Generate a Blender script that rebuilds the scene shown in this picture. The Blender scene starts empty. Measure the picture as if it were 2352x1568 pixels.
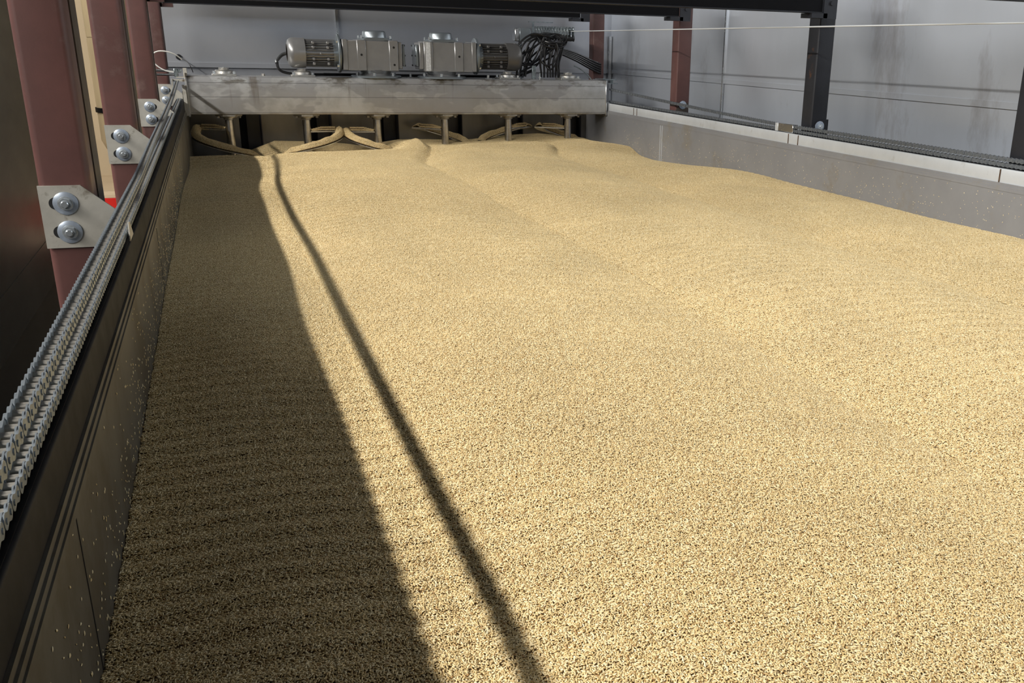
import bpy, math, random
import numpy as np
from mathutils import Vector, Matrix, noise

random.seed(7); rng = np.random.default_rng(7)
ZO = 2.65                                   # eye height above the hall floor; shapes below are written relative to the eye
scn = bpy.context.scene
C = scn.collection
PI = math.pi

# ------------------------------------------------------------------ camera
cam_d = bpy.data.cameras.new('camera'); cam = bpy.data.objects.new('camera', cam_d); C.objects.link(cam)
yaw, pit, rol = math.radians(22.2254), math.radians(19.4978), math.radians(1.4573)
fw = Vector((math.sin(yaw)*math.cos(pit), math.cos(yaw)*math.cos(pit), -math.sin(pit)))
rt = Vector((math.cos(yaw), -math.sin(yaw), 0)); up = rt.cross(fw)
rt2 = math.cos(rol)*rt + math.sin(rol)*up; up2 = -math.sin(rol)*rt + math.cos(rol)*up
mw = Matrix.Identity(4)
for i in range(3): mw[i][0], mw[i][1], mw[i][2] = rt2[i], up2[i], -fw[i]
mw[2][3] = ZO
cam.matrix_world = mw
cam_d.sensor_fit = 'HORIZONTAL'; cam_d.sensor_width = 36; cam_d.lens = 36*2216.2/2352
cam_d.shift_x = -243.4/2352; cam_d.shift_y = 110.3/2352
cam_d.clip_start = .02; cam_d.clip_end = 200
scn.camera = cam

# ------------------------------------------------------------------ light
scn.view_settings.view_transform = 'Standard'; scn.view_settings.look = 'None'
scn.view_settings.exposure = 0.0; scn.view_settings.gamma = 1; scn.view_settings.use_curve_mapping = False
w = bpy.data.worlds.new('hall'); scn.world = w; w.use_nodes = True
nt = w.node_tree; bg = nt.nodes['Background']
tc = nt.nodes.new('ShaderNodeTexCoord'); sx = nt.nodes.new('ShaderNodeSeparateXYZ'); cr = nt.nodes.new('ShaderNodeValToRGB')
nt.links.new(tc.outputs['Generated'], sx.inputs[0])
mr = nt.nodes.new('ShaderNodeMapRange'); mr.inputs[1].default_value = -1; nt.links.new(sx.outputs[2], mr.inputs[0])
nt.links.new(mr.outputs[0], cr.inputs[0]); nt.links.new(cr.outputs[0], bg.inputs[0])
e = cr.color_ramp.elements
e[0].position = 0.40; e[0].color = (.055, .055, .055, 1)
e[1].position = 1.0; e[1].color = (.48, .51, .56, 1)
n = e.new(.52); n.color = (.31, .32, .34, 1)
bg.inputs[1].default_value = 0.085

def area(name, loc, target, sx_, sy_, power, col, along=None):
    d = bpy.data.lights.new(name, 'AREA'); d.shape = 'RECTANGLE'; d.size = sx_; d.size_y = sy_; d.energy = power; d.color = col
    o = bpy.data.objects.new(name, d); C.objects.link(o)
    l = Vector(loc); z = (l - Vector(target)).normalized()
    x = (Vector(along or (1, 0, 0)) - z*z.dot(Vector(along or (1, 0, 0)))).normalized(); y = z.cross(x)
    m = Matrix.Identity(4)
    for i in range(3): m[i][0], m[i][1], m[i][2] = x[i], y[i], z[i]
    m[0][3], m[1][3], m[2][3] = l.x, l.y, l.z + ZO
    o.matrix_world = m; return o
# long high strip window in the hall's left side: parallel to the tank, sharp across, soft along
SA = math.radians(38.4); SD = 7.6
sl = (-.26 - SD*math.cos(SA), 2.0, -.53 + SD*math.sin(SA))
area('strip_window_light', sl, (.9, 2.0, -.9), 20.0, .16, 2330, (1.0, .96, .90), along=(0, 1, 0))
# added fill light with no known lamp behind it, brightens the right-hand wall
area('right_wall_fill_light', (1.0, 1.6, 1.8), (4.3, 3.9, 1.7), 1.2, 1.2, 60, (.82, .90, 1.0))
area('side_room_light', (-4.2, 17.0, 2.6), (-2.6, 19.5, -1.5), 2.0, 2.0, 170, (1.0, .94, .82))

# ------------------------------------------------------------------ materials
def newmat(name):
    m = bpy.data.materials.new(name); m.use_nodes = True
    return m, m.node_tree, m.node_tree.nodes['Principled BSDF']
def mat(name, col, rough=.5, metal=0., var=.0, scale=8., bump=0., bscale=60., stretch=(1, 1, 1), dirt=None, dscale=3., dlo=.5, dhi=.65, col2=None, aniso=0):
    m, t, b = newmat(name); N = t.nodes.new; L = t.links.new
    b.inputs['Metallic'].default_value = metal; b.inputs['Roughness'].default_value = rough
    b.inputs['Base Color'].default_value = (*col, 1)
    if aniso: b.inputs['Anisotropic'].default_value = aniso
    g = N('ShaderNodeNewGeometry'); mp = N('ShaderNodeMapping'); mp.inputs['Scale'].default_value = stretch; L(g.outputs['Position'], mp.inputs[0])
    last = None
    if var or col2:
        nz = N('ShaderNodeTexNoise'); nz.inputs['Scale'].default_value = scale; nz.inputs['Detail'].default_value = 6; nz.inputs['Roughness'].default_value = .6; L(mp.outputs[0], nz.inputs['Vector'])
        mx = N('ShaderNodeMix'); mx.data_type = 'RGBA'; c2 = col2 or tuple(c*(1-var) for c in col)
        rmp = N('ShaderNodeMapRange'); rmp.inputs[1].default_value = .35; rmp.inputs[2].default_value = .65; L(nz.outputs[0], rmp.inputs[0]); L(rmp.outputs[0], mx.inputs[0])
        mx.inputs[6].default_value = (*col, 1); mx.inputs[7].default_value = (*c2, 1); last = mx.outputs[2]
        rr = N('ShaderNodeMapRange'); rr.inputs[3].default_value = max(.02, rough-.07); rr.inputs[4].default_value = rough+.1; L(nz.outputs[0], rr.inputs[0]); L(rr.outputs[0], b.inputs['Roughness'])
    if dirt:
        nz = N('ShaderNodeTexNoise'); nz.inputs['Scale'].default_value = dscale; nz.inputs['Detail'].default_value = 9; nz.inputs['Roughness'].default_value = .7; L(mp.outputs[0], nz.inputs['Vector'])
        rmp = N('ShaderNodeMapRange'); rmp.inputs[1].default_value = dlo; rmp.inputs[2].default_value = dhi; L(nz.outputs[0], rmp.inputs[0])
        mx = N('ShaderNodeMix'); mx.data_type = 'RGBA'; L(rmp.outputs[0], mx.inputs[0])
        if last: L(last, mx.inputs[6])
        else: mx.inputs[6].default_value = (*col, 1)
        mx.inputs[7].default_value = (*dirt, 1); last = mx.outputs[2]
    if last: L(last, b.inputs['Base Color'])
    if bump:
        nz = N('ShaderNodeTexNoise'); nz.inputs['Scale'].default_value = bscale; nz.inputs['Detail'].default_value = 3; L(mp.outputs[0], nz.inputs['Vector'])
        bp = N('ShaderNodeBump'); bp.inputs['Strength'].default_value = bump; bp.inputs['Distance'].default_value = .002; L(nz.outputs[0], bp.inputs['Height']); L(bp.outputs[0], b.inputs['Normal'])
    return m
M = {}
M['red'] = mat('red_oxide_primer', (.125, .056, .050), .40, 0, .34, 4, .08, 160, dirt=(.185, .115, .10), dscale=4, dlo=.55, dhi=.8)
M['black_steel'] = mat('black_mill_steel', (.020, .021, .026), .38, .2, .3, 7, .2, 90, dirt=(.10, .045, .02), dscale=9, dlo=.64, dhi=.74)
M['black_paint'] = mat('black_painted_steel', (.004, .004, .005), .5, 0, .2, 6)
M['grey_post'] = mat('dull_grey_steel', (.10, .08, .065), .5, .4, .3, 6)
M['wall_steel'] = mat('brushed_stainless_wall', (.58, .62, .68), .30, .60, .10, 1.2, 0, 9, stretch=(1, 1, .35), dirt=(.34, .34, .36), dscale=1.3, dlo=.58, dhi=.72)
M['back_steel'] = mat('dull_stainless_wall', (.50, .52, .56), .30, .62, .12, 1.1, 0, 9, stretch=(1, 1, .4))
M['left_panel'] = mat('dark_reflective_panel', (.17, .20, .23), .36, .3, .3, 1.4, .0, 5, stretch=(1, .35, 1))
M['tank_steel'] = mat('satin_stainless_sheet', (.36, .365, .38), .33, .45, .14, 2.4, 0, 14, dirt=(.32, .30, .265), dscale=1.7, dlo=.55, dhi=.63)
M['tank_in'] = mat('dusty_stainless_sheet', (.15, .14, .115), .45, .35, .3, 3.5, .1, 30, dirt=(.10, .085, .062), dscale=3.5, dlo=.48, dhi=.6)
M['back_a'] = mat('stainless_slat_light', (.24, .235, .225), .3, .8, .4, 2.2, .08, 20, stretch=(1, 1, .3))
M['back_b'] = mat('shaded_stainless_slat', (.07, .07, .075), .3, .8, .5, 2.5, .08, 20, stretch=(1, 1, .3))  # dark copy of the slat steel: channel shade and reflections put into the colour
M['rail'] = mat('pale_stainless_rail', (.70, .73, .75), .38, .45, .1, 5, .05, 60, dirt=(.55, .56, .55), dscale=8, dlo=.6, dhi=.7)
M['rail_dark'] = mat('shaded_grimy_rail', (.014, .014, .015), .6, 0, .4, 12)  # shade on the left rail painted in as near-black, together with its grime
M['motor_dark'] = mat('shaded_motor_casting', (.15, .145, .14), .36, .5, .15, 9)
M['rust'] = mat('weld_rust', (.10, .05, .02), .7, .2, .5, 40)
M['seam'] = mat('sheet_joint', (.05, .05, .05), .6, .4)
M['bright'] = mat('bright_stainless', (.70, .71, .72), .24, 1.0, .15, 12)
M['shaft'] = mat('turned_shaft', (.62, .61, .60), .22, 1.0, .2, 9, stretch=(1, 1, 3))
M['bearing'] = mat('cast_bearing', (.50, .49, .46), .36, .8, .3, 15, dirt=(.25, .21, .15), dscale=14, dlo=.55, dhi=.7)
M['chain'] = mat('galvanised_chain', (.46, .52, .57), .33, .7, .3, 90)
M['chain_grey'] = mat('oiled_grey_chain', (.20, .22, .24), .38, .6, .3, 90)
M['roller'] = mat('chain_roller', (.40, .38, .34), .4, .6, .3, 60)
M['motor'] = mat('silver_motor_paint', (.30, .30, .30), .32, .5, .12, 9)
M['motor_blue'] = mat('cool_silver_cover', (.23, .26, .28), .3, .6, .1, 9)
M['plate'] = mat('stainless_plate', (.58, .56, .50), .42, .4, .25, 9, .1, 50, dirt=(.17, .14, .10), dscale=13, dlo=.56, dhi=.70)
M['zinc'] = mat('zinc_washer', (.48, .55, .65), .30, .6, .2, 40)
M['zinc_bright'] = mat('bright_zinc_bolt', (.76, .82, .86), .22, .8, .1, 40)
M['rubber'] = mat('black_cable_rubber', (.012, .012, .013), .33)
M['hole'] = mat('dark_slot', (.008, .008, .008), .8)
M['wire'] = mat('pale_wire_rope', (.75, .78, .80), .35, .4)
M['white_cable'] = mat('white_cord', (.80, .80, .76), .4)
M['braid'] = mat('braided_steel_hose', (.45, .47, .48), .4, .9, .75, 260)
M['galv'] = mat('galvanised_bracket', (.38, .44, .46), .32, .85, .5, 35)
M['floor'] = mat('dark_coated_floor', (.05, .052, .06), .2, 0, .3, 4, .1, 30)
M['beige'] = mat('beige_wall_paint', (.66, .54, .37), .6, 0, .08, .8)
M['beige_floor'] = mat('beige_floor_screed', (.75, .60, .42), .35, 0, .1, 1.5)
M['wood'] = mat('tan_pipe_cladding', (.40, .32, .20), .45, 0, .25, 3, stretch=(1, 1, .2))
M['redbox'] = mat('bright_red_paint', (.70, .015, .01), .4)

# tank beam: grimy stainless with run marks near the top edge and paler patches below
def beam_mat():
    m, t, b = newmat('grimy_stainless_beam'); N = t.nodes.new; L = t.links.new
    b.inputs['Metallic'].default_value = .55; b.inputs['Roughness'].default_value = .38
    g = N('ShaderNodeNewGeometry'); s = N('ShaderNodeSeparateXYZ'); L(g.outputs['Position'], s.inputs[0])
    def nz(scale, stretch, det=8, ro=.65):
        mp = N('ShaderNodeMapping'); mp.inputs['Scale'].default_value = stretch; L(g.outputs['Position'], mp.inputs[0])
        n = N('ShaderNodeTexNoise'); n.inputs['Scale'].default_value = scale; n.inputs['Detail'].default_value = det; n.inputs['Roughness'].default_value = ro; L(mp.outputs[0], n.inputs['Vector']); return n.outputs[0]
    def mrg(x, a, b_, c=0., d=1.):
        n = N('ShaderNodeMapRange'); n.inputs[1].default_value = a; n.inputs[2].default_value = b_; n.inputs[3].default_value = c; n.inputs[4].default_value = d; L(x, n.inputs[0]); return n.outputs[0]
    def mul(a, b_, op='MULTIPLY'):
        n = N('ShaderNodeMath'); n.operation = op; L(a, n.inputs[0])
        if isinstance(b_, float): n.inputs[1].default_value = b_
        else: L(b_, n.inputs[1])
        return n.outputs[0]
    def mix(f, a, c):
        n = N('ShaderNodeMix'); n.data_type = 'RGBA'; L(f, n.inputs[0])
        if isinstance(a, tuple): n.inputs[6].default_value = (*a, 1)
        else: L(a, n.inputs[6])
        n.inputs[7].default_value = (*c, 1); return n.outputs[2]
    base = mix(mrg(nz(1.6, (1, 1, 2.2), 3), .49, .515), (.38, .38, .385), (.52, .525, .52))
    base = mix(mrg(nz(5, (1, 1, 1)), .4, .75), base, (.35, .345, .33))
    top = mrg(s.outputs[2], ZO-.46, ZO-.34)                                      # grime is caught along the top edge
    d = mul(mrg(nz(3.3, (1, 1, 2.5)), .50, .60), top)
    base = mix(d, base, (.13, .115, .09))
    runs = mul(mul(mrg(nz(5, (2.4, 1, .12), 4), .60, .68), mrg(s.outputs[2], ZO-.60, ZO-.42)), .65)
    base = mix(runs, base, (.15, .12, .085))
    low = mul(mrg(nz(4, (1, 1, 1)), .45, .6), mrg(s.outputs[2], ZO-.62, ZO-.65, 0, .7))
    base = mix(low, base, (.25, .20, .13))
    L(base, b.inputs['Base Color']); return m
M['beam'] = beam_mat()

def kernel_mat():
    m, t, b = newmat('barley_kernels'); N = t.nodes.new; L = t.links.new
    b.inputs['Roughness'].default_value = .42; b.inputs['Specular IOR Level'].default_value = .5
    a = N('ShaderNodeAttribute'); a.attribute_name = 'tint'
    cr = N('ShaderNodeValToRGB'); L(a.outputs['Fac'], cr.inputs[0]); e = cr.color_ramp.elements
    e[0].position = 0; e[0].color = (.40, .235, .09, 1); e[1].position = 1; e[1].color = (.93, .82, .55, 1)
    for p, c in ((.10, (.54, .37, .15)), (.35, (.68, .51, .24)), (.7, (.83, .685, .40))):
        n = e.new(p); n.color = (*c, 1)
    g = N('ShaderNodeNewGeometry'); nz = N('ShaderNodeTexNoise'); nz.inputs['Scale'].default_value = 2.2; nz.inputs['Detail'].default_value = 5; L(g.outputs['Position'], nz.inputs['Vector'])
    mr = N('ShaderNodeMapRange'); mr.inputs[1].default_value = .3; mr.inputs[2].default_value = .7; mr.inputs[3].default_value = .93; mr.inputs[4].default_value = 1.05; L(nz.outputs[0], mr.inputs[0])
    hs = N('ShaderNodeHueSaturation'); L(cr.outputs[0], hs.inputs['Color']); L(mr.outputs[0], hs.inputs['Value']); L(hs.outputs[0], b.inputs['Base Color'])
    return m
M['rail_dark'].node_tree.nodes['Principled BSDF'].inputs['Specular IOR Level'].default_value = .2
M['black_paint'].node_tree.nodes['Principled BSDF'].inputs['Specular IOR Level'].default_value = .12
M['kernel'] = kernel_mat()
M['grain_bed'] = mat('shaded_barley_bed', (.20, .125, .050), .85, 0, .5, 220)  # darkened so the gaps between kernels carry painted shade

# ------------------------------------------------------------------ mesh helpers
class MB:
    def __init__(s): s.v = []; s.f = []
    def add(s, vs, fs):
        o = len(s.v); s.v += [tuple(p) for p in vs]; s.f += [tuple(i+o for i in f) for f in fs]; return s
    def box(s, x0, x1, y0, y1, z0, z1, r=0):
        if r:                                            # chamfered box
            pts = []
            for (X, sx_) in ((x0, 1), (x1, -1)):
                for (Y, sy_) in ((y0, 1), (y1, -1)):
                    for (Z, sz_) in ((z0, 1), (z1, -1)):
                        pts += [(X+sx_*r, Y+sy_*r, Z), (X+sx_*r, Y, Z+sz_*r), (X, Y+sy_*r, Z+sz_*r)]
            import bmesh
            bm = bmesh.new(); [bm.verts.new(p) for p in pts]
            bmesh.ops.convex_hull(bm, input=bm.verts); bm.verts.index_update()
            bmesh.ops.dissolve_limit(bm, angle_limit=.01, verts=bm.verts, edges=bm.edges); bm.verts.index_update()
            s.add([v.co[:] for v in bm.verts], [[v.index for v in f.verts] for f in bm.faces]); bm.free(); return s
        v = [(x, y, z) for x in (x0, x1) for y in (y0, y1) for z in (z0, z1)]
        return s.add(v, [(0, 1, 3, 2), (4, 6, 7, 5), (0, 4, 5, 1), (2, 3, 7, 6), (0, 2, 6, 4), (1, 5, 7, 3)])
    def cyl(s, a, b, r, n=16, r2=None, cap=True):
        a, b = Vector(a), Vector(b); r2 = r if r2 is None else r2; d = (b-a).normalized()
        u = d.orthogonal().normalized(); w_ = d.cross(u)
        vs = []
        for c, rr in ((a, r), (b, r2)):
            for k in range(n):
                t = 2*PI*k/n; vs.append(c + rr*(math.cos(t)*u + math.sin(t)*w_))
        fs = [(k, (k+1) % n, n+(k+1) % n, n+k) for k in range(n)]
        if cap: fs += [tuple(reversed(range(n))), tuple(range(n, 2*n))]
        return s.add(vs, fs)
    def lathe(s, c, axis, prof, n=28):                   # prof: list of (distance along axis, radius)
        c, d = Vector(c), Vector(axis).normalized(); u = d.orthogonal().normalized(); w_ = d.cross(u); vs = []
        for h, r in prof:
            for k in range(n):
                t = 2*PI*k/n; vs.append(c + d*h + r*(math.cos(t)*u + math.sin(t)*w_))
        fs = []
        for i in range(len(prof)-1):
            fs += [(i*n+k, i*n+(k+1) % n, (i+1)*n+(k+1) % n, (i+1)*n+k) for k in range(n)]
        fs += [tuple(reversed(range(n))), tuple(range((len(prof)-1)*n, len(prof)*n))]
        return s.add(vs, fs)
    def tube(s, pts, r, n=8):
        pts = [Vector(p) for p in pts]; vs = []; u = None
        for i, p in enumerate(pts):
            d = (pts[min(i+1, len(pts)-1)] - pts[max(i-1, 0)]).normalized()
            u = d.orthogonal().normalized() if u is None else (u - d*u.dot(d)).normalized()
            w_ = d.cross(u)
            for k in range(n):
                t = 2*PI*k/n; vs.append(p + r*(math.cos(t)*u + math.sin(t)*w_))
        m = len(pts)
        fs = [(i*n+k, i*n+(k+1) % n, (i+1)*n+(k+1) % n, (i+1)*n+k) for i in range(m-1) for k in range(n)]
        fs += [tuple(reversed(range(n))), tuple(range((m-1)*n, m*n))]
        return s.add(vs, fs)
    def prism(s, poly, axis, a, b):                      # polygon in the plane across `axis`, extruded a..b
        n = len(poly)
        def P(p, t): return (t, p[0], p[1]) if axis == 0 else (p[0], t, p[1]) if axis == 1 else (p[0], p[1], t)
        vs = [P(p, a) for p in poly] + [P(p, b) for p in poly]
        return s.add(vs, [(k, (k+1) % n, n+(k+1) % n, n+k) for k in range(n)] + [tuple(reversed(range(n))), tuple(range(n, 2*n))])
    def hexa(s, c, axis, r, h):
        a = Vector(c); return s.cyl(a, a + Vector(axis).normalized()*h, r, 6)
def rrect(x0, x1, y0, y1, r, n=5):
    out = []
    for cx, cy, a in ((x1-r, y1-r, 0), (x0+r, y1-r, 90), (x0+r, y0+r, 180), (x1-r, y0+r, 270)):
        for k in range(n+1):
            t = math.radians(a + 90*k/n); out.append((cx+r*math.cos(t), cy+r*math.sin(t)))
    return out
def spline(ps, m=10):
    ps = [Vector(p) for p in ps]; q = [2*ps[0]-ps[1]] + ps + [2*ps[-1]-ps[-2]]; out = []
    for i in range(1, len(q)-2):
        for k in range(m):
            t = k/m; a, b, c, d = q[i-1], q[i], q[i+1], q[i+2]
            out.append(.5*((2*b) + (c-a)*t + (2*a-5*b+4*c-d)*t*t + (3*b-a-3*c+d)*t**3))
    return out + [ps[-1]]

import bmesh as _bm
def mesh_of(name, mb, mt, smooth=True, org=(0, 0, 0)):
    me = bpy.data.meshes.new(name)
    me.from_pydata([(p[0]-org[0], p[1]-org[1], p[2]-org[2]) for p in mb.v], [], mb.f)
    b = _bm.new(); b.from_mesh(me); _bm.ops.recalc_face_normals(b, faces=b.faces); b.to_mesh(me); b.free()
    me.materials.append(mt)
    if smooth:
        me.polygons.foreach_set('use_smooth', [True]*len(me.polygons)); me.set_sharp_from_angle(angle=math.radians(38))
    me.update(); return me
def tag(o, label=None, cat=None, group=None, kind=None):
    if label: o['label'] = label
    if cat: o['category'] = cat
    if group: o['group'] = group
    if kind: o['kind'] = kind
    return o
ORG = {}
def thing(name, loc, label, cat, group=None):
    o = bpy.data.objects.new(name, None); C.objects.link(o); o.location = (loc[0], loc[1], loc[2]+ZO)
    o.empty_display_size = .1; ORG[o.name] = Vector(loc); return tag(o, label, cat, group)
def part(name, mb, mt, parent=None, label=None, smooth=True, org=None):
    """shape written in eye-relative coordinates; a part takes its thing's origin"""
    if parent is not None: og = ORG[parent.name]
    elif org is not None: og = Vector(org)
    else:
        a = np.array(mb.v); og = Vector(((a[:, 0].min()+a[:, 0].max())/2, (a[:, 1].min()+a[:, 1].max())/2, a[:, 2].min()))
    o = bpy.data.objects.new(name, mesh_of(name, mb, M[mt], smooth, og)); C.objects.link(o)
    ORG[o.name] = og
    if parent is not None: o.parent = parent
    else: o.location = (og.x, og.y, og.z+ZO)
    if label: o['label'] = label
    return o
def struct(name, mb, mt): return tag(part(name, mb, mt), kind='structure')
def dup(root, dx=(0, 0, 0), label=None):
    r = root.copy(); C.objects.link(r); r.location = root.location + Vector(dx); ORG[r.name] = ORG[root.name] + Vector(dx)
    if label: r['label'] = label
    for ch in list(root.children):
        c = ch.copy(); C.objects.link(c); c.parent = r; ORG[c.name] = ORG[r.name]
        for g in ch.children:
            d = g.copy(); C.objects.link(d); d.parent = c
    return r

# ------------------------------------------------------------------ main sizes (metres, relative to the eye)
XL, XR = -.25, 3.755                        # inner faces of the tank walls
YB0, YB1 = 9.69, 10.05                      # the travelling beam
YR = 10.32                                  # rear end of the tank
ZTL = -.541; ZT = -.545                                  # rail tops
SHX = [.097, .778, 1.436, 2.097, 2.748, 3.388]; SHY = 9.87
FLOOR = -2.65

# ------------------------------------------------------------------ setting
struct('floor', MB().box(-3.4, 6.0, -3.0, 14.5, FLOOR-.1, FLOOR), 'floor')
struct('wall_left', MB().box(-1.98, -1.9, 2.0, 14.0, FLOOR, .32).box(-1.905, -1.895, 2.0, 14.0, -2.18, -2.165).box(-1.905, -1.895, 2.0, 14.0, .01, .02).box(-1.905, -1.893, 7.9, 7.95, FLOOR, .3), 'left_panel')
struct('wall_back',  MB().box(-.46, 4.34, 11.0, 11.08, -.285, 1.6).box(-.46, 4.34, 10.985, 11.08, -.285, -.24).box(-.46, 4.34, 11.02, 11.08, FLOOR, -.285), 'back_steel')
m = MB().box(4.3, 4.38, -2.0, 11.05, -.262, 3.2).box(4.292, 4.38, -2.0, 11.05, -.285, -.245).box(4.305, 4.38, -2.0, 11.05, FLOOR, -.285)
struct('wall_right', m, 'wall_steel')
for nm, y in (('trim_1', 8.18),):
    struct(nm, MB().box(4.285, 4.3, y-.012, y+.012, -1.9, 3.2, ), 'bright')
struct('trim_2', MB().box(1.235, 1.262, 10.978, 11.0, -.24, 1.6), 'bright')
struct('trim_3', MB().box(4.262, 4.29, 10.95, 10.985, -1.9, .12), 'bright')
struct('wall_far', MB().box(-7.5, 2.5, 22.0, 22.2, FLOOR, 4.0), 'beige')
struct('floor_far', MB().box(-7.5, 2.5, 14.5, 22.0, FLOOR-.1, FLOOR+.0), 'beige_floor')

# ------------------------------------------------------------------ grain surface
def crest_z(x):
    xs = [-.3, .03, .33, .48, .70, 1.05, 1.33, 1.50, 1.62, 1.74, 1.84, 2.12, 2.38, 2.69, 2.92, 3.0, 3.18, 3.42, 3.62, 3.76]
    zs = [-1.015, -1.030, -1.020, -.990, -1.010, -1.006, -.988, -.962, -.90, -.885, -.925, -.925, -.913, -.900, -.905, -.926, -.901, -.889, -.92, -.965]
    return np.interp(x, xs, zs)
def pile_z(x):
    return np.interp(x, [-.3, .2, .5, .9, 1.3, 1.7, 2.4, 3.2, 3.6, 3.8], [-1.10, -1.06, -.945, -.955, -1.0, -.94, -.95, -.895, -.925, -.98])
def ss(a, b, t):
    t = np.clip((t-a)/(b-a), 0, 1); return t*t*(3-2*t)
def H(x, y):
    x = np.asarray(x, float); y = np.asarray(y, float)
    # furrows left by the turning augers, running the length of the bed
    bend = .28*ss(8.0, 9.4, y)
    def saw(x, c, L, A):                                # steep left-facing rise, long fall to the right
        t = (x-c)/L
        return A*np.where((t > 0) & (t < 1), np.sin(PI/2*np.clip(t/.34, 0, 1))*(1-np.clip((t-.40)/.60, 0, 1)**2.3), 0)
    wob = .006*np.sin(y*1.7+1)+.006*np.sin(y*4.1)+.003*np.sin(y*23)
    h = -.922 + saw(x, .30+wob+.12*ss(8, 9.4, y), 1.26, .048) + saw(x, 1.56+bend+wob, 1.24, .064) + saw(x, 2.80+wob+.27*ss(8.2, 9.4, y), 1.2, .054)
    h = h + .020*np.exp(-((x-.02)/.22)**2)
    h += .010*ss(1.2, 3.5, y)
    # trough in front of the beam, deeper at both walls
    tr = ss(6.3, 8.7, y)*(1-ss(8.7, 9.3, y))
    h -= tr*(.035 + .085*np.exp(-((x-3.9)/.50)**2) + .05*np.exp(-((x+.3)/.6)**2) + .03*np.exp(-((x-.7)/.5)**2))
    cz = crest_z(x) + .006*np.sin(x*9+y*5)
    k = ss(8.85, 9.42, y); h = h*(1-k) + cz*k
    # slumped steps where one auger's heap ends against the next
    for xc, a, ya in ((1.56+bend+wob, .026, 7.6), (2.80+wob+.27*ss(8.2, 9.4, y), .026, 8.2)):
        u = x-xc; k4 = ss(ya, ya+.8, y)*(1-ss(9.5, 9.75, y))
        h += a*k4*np.where(u < 0, np.exp(-(u/.26)**2), 0)*ss(.0, -.13, u) - a*.30*k4*np.exp(-((u-.0)/.035)**2)
    # hollow dug by the left augers behind the crest, then the heap at the rear
    hol = np.interp(x, [-.3, .45, .58, .7, .95, 1.3, 1.55, 1.8, 3.8], [.13, .10, .015, .03, .09, .09, .04, .02, .02])
    k2 = ss(9.46, 9.62, y)*(1-ss(9.80, 10.05, y)); h -= hol*k2
    k3 = ss(9.75, 10.1, y); h = h*(1-k3) + pile_z(x)*k3
    h += .004*np.sin(x*3.1+y*2.3)+.003*np.sin(x*7.3-y*3.7)
    # raked cross ripples
    amp = .0026*(.55+.45*np.sin(x*2.0+1.0+y*.8))*(1.5-1.0*ss(.2, .8, x))
    h += amp*np.sin(2*PI*(y+.02*np.sin(x*5)+.012*np.sin(y*3))/.085)
    return h

def kernel_verts():
    L, W, T = .0036, .00155, .0013; vs = [(-L, 0, 0)]
    for f, g in ((-.62, .72), (-.05, 1.0), (.58, .74)):
        for k in range(6):
            a = 2*PI*k/6; vs.append((L*f, W*g*math.cos(a), T*g*math.sin(a)*(1 if math.sin(a) > 0 else .8)))
    vs.append((L, 0, 0))
    fs = [(0, 1+(k+1) % 6, 1+k) for k in range(6)]
    for r in range(2): fs += [(1+6*r+k, 1+6*r+(k+1) % 6, 7+6*r+(k+1) % 6, 7+6*r+k) for k in range(6)]
    fs += [(13+k, 13+(k+1) % 6, 19) for k in range(6)]
    return np.array(vs), fs
KV, KF = kernel_verts()
def rot_k(yaw_, pitch_, roll_):
    return np.array((Matrix.Rotation(yaw_, 3, 'Z') @ Matrix.Rotation(pitch_, 3, 'Y') @ Matrix.Rotation(roll_, 3, 'X')))
NVAR, CELL = 12, .025
def make_variants():
    out = []
    for v in range(NVAR):
        pts = []; tries = 0
        while tries < 3200:
            p = rng.uniform(-CELL/2, CELL/2, 2); tries += 1
            if all((((p-q+CELL/2) % CELL - CELL/2)**2).sum() > .00262**2 for q in pts): pts.append(p)
        vs, fs, tn = [], [], []
        for p in pts:
            R_ = rot_k(rng.uniform(0, 2*PI), rng.normal(0, .34), rng.uniform(-.6, .6)); s_ = rng.uniform(.85, 1.15)
            o = len(vs); q = (KV*s_) @ R_.T + np.array([p[0], p[1], rng.uniform(-.0020, .0014)])
            vs += [tuple(a) for a in q]; fs += [tuple(i+o for i in f) for f in KF]
            t = float(np.clip(rng.normal(.52, .22), 0, 1)); tn += [t]*len(q)
        out.append((vs, fs, tn))
    return out
VARS = make_variants()
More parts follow.
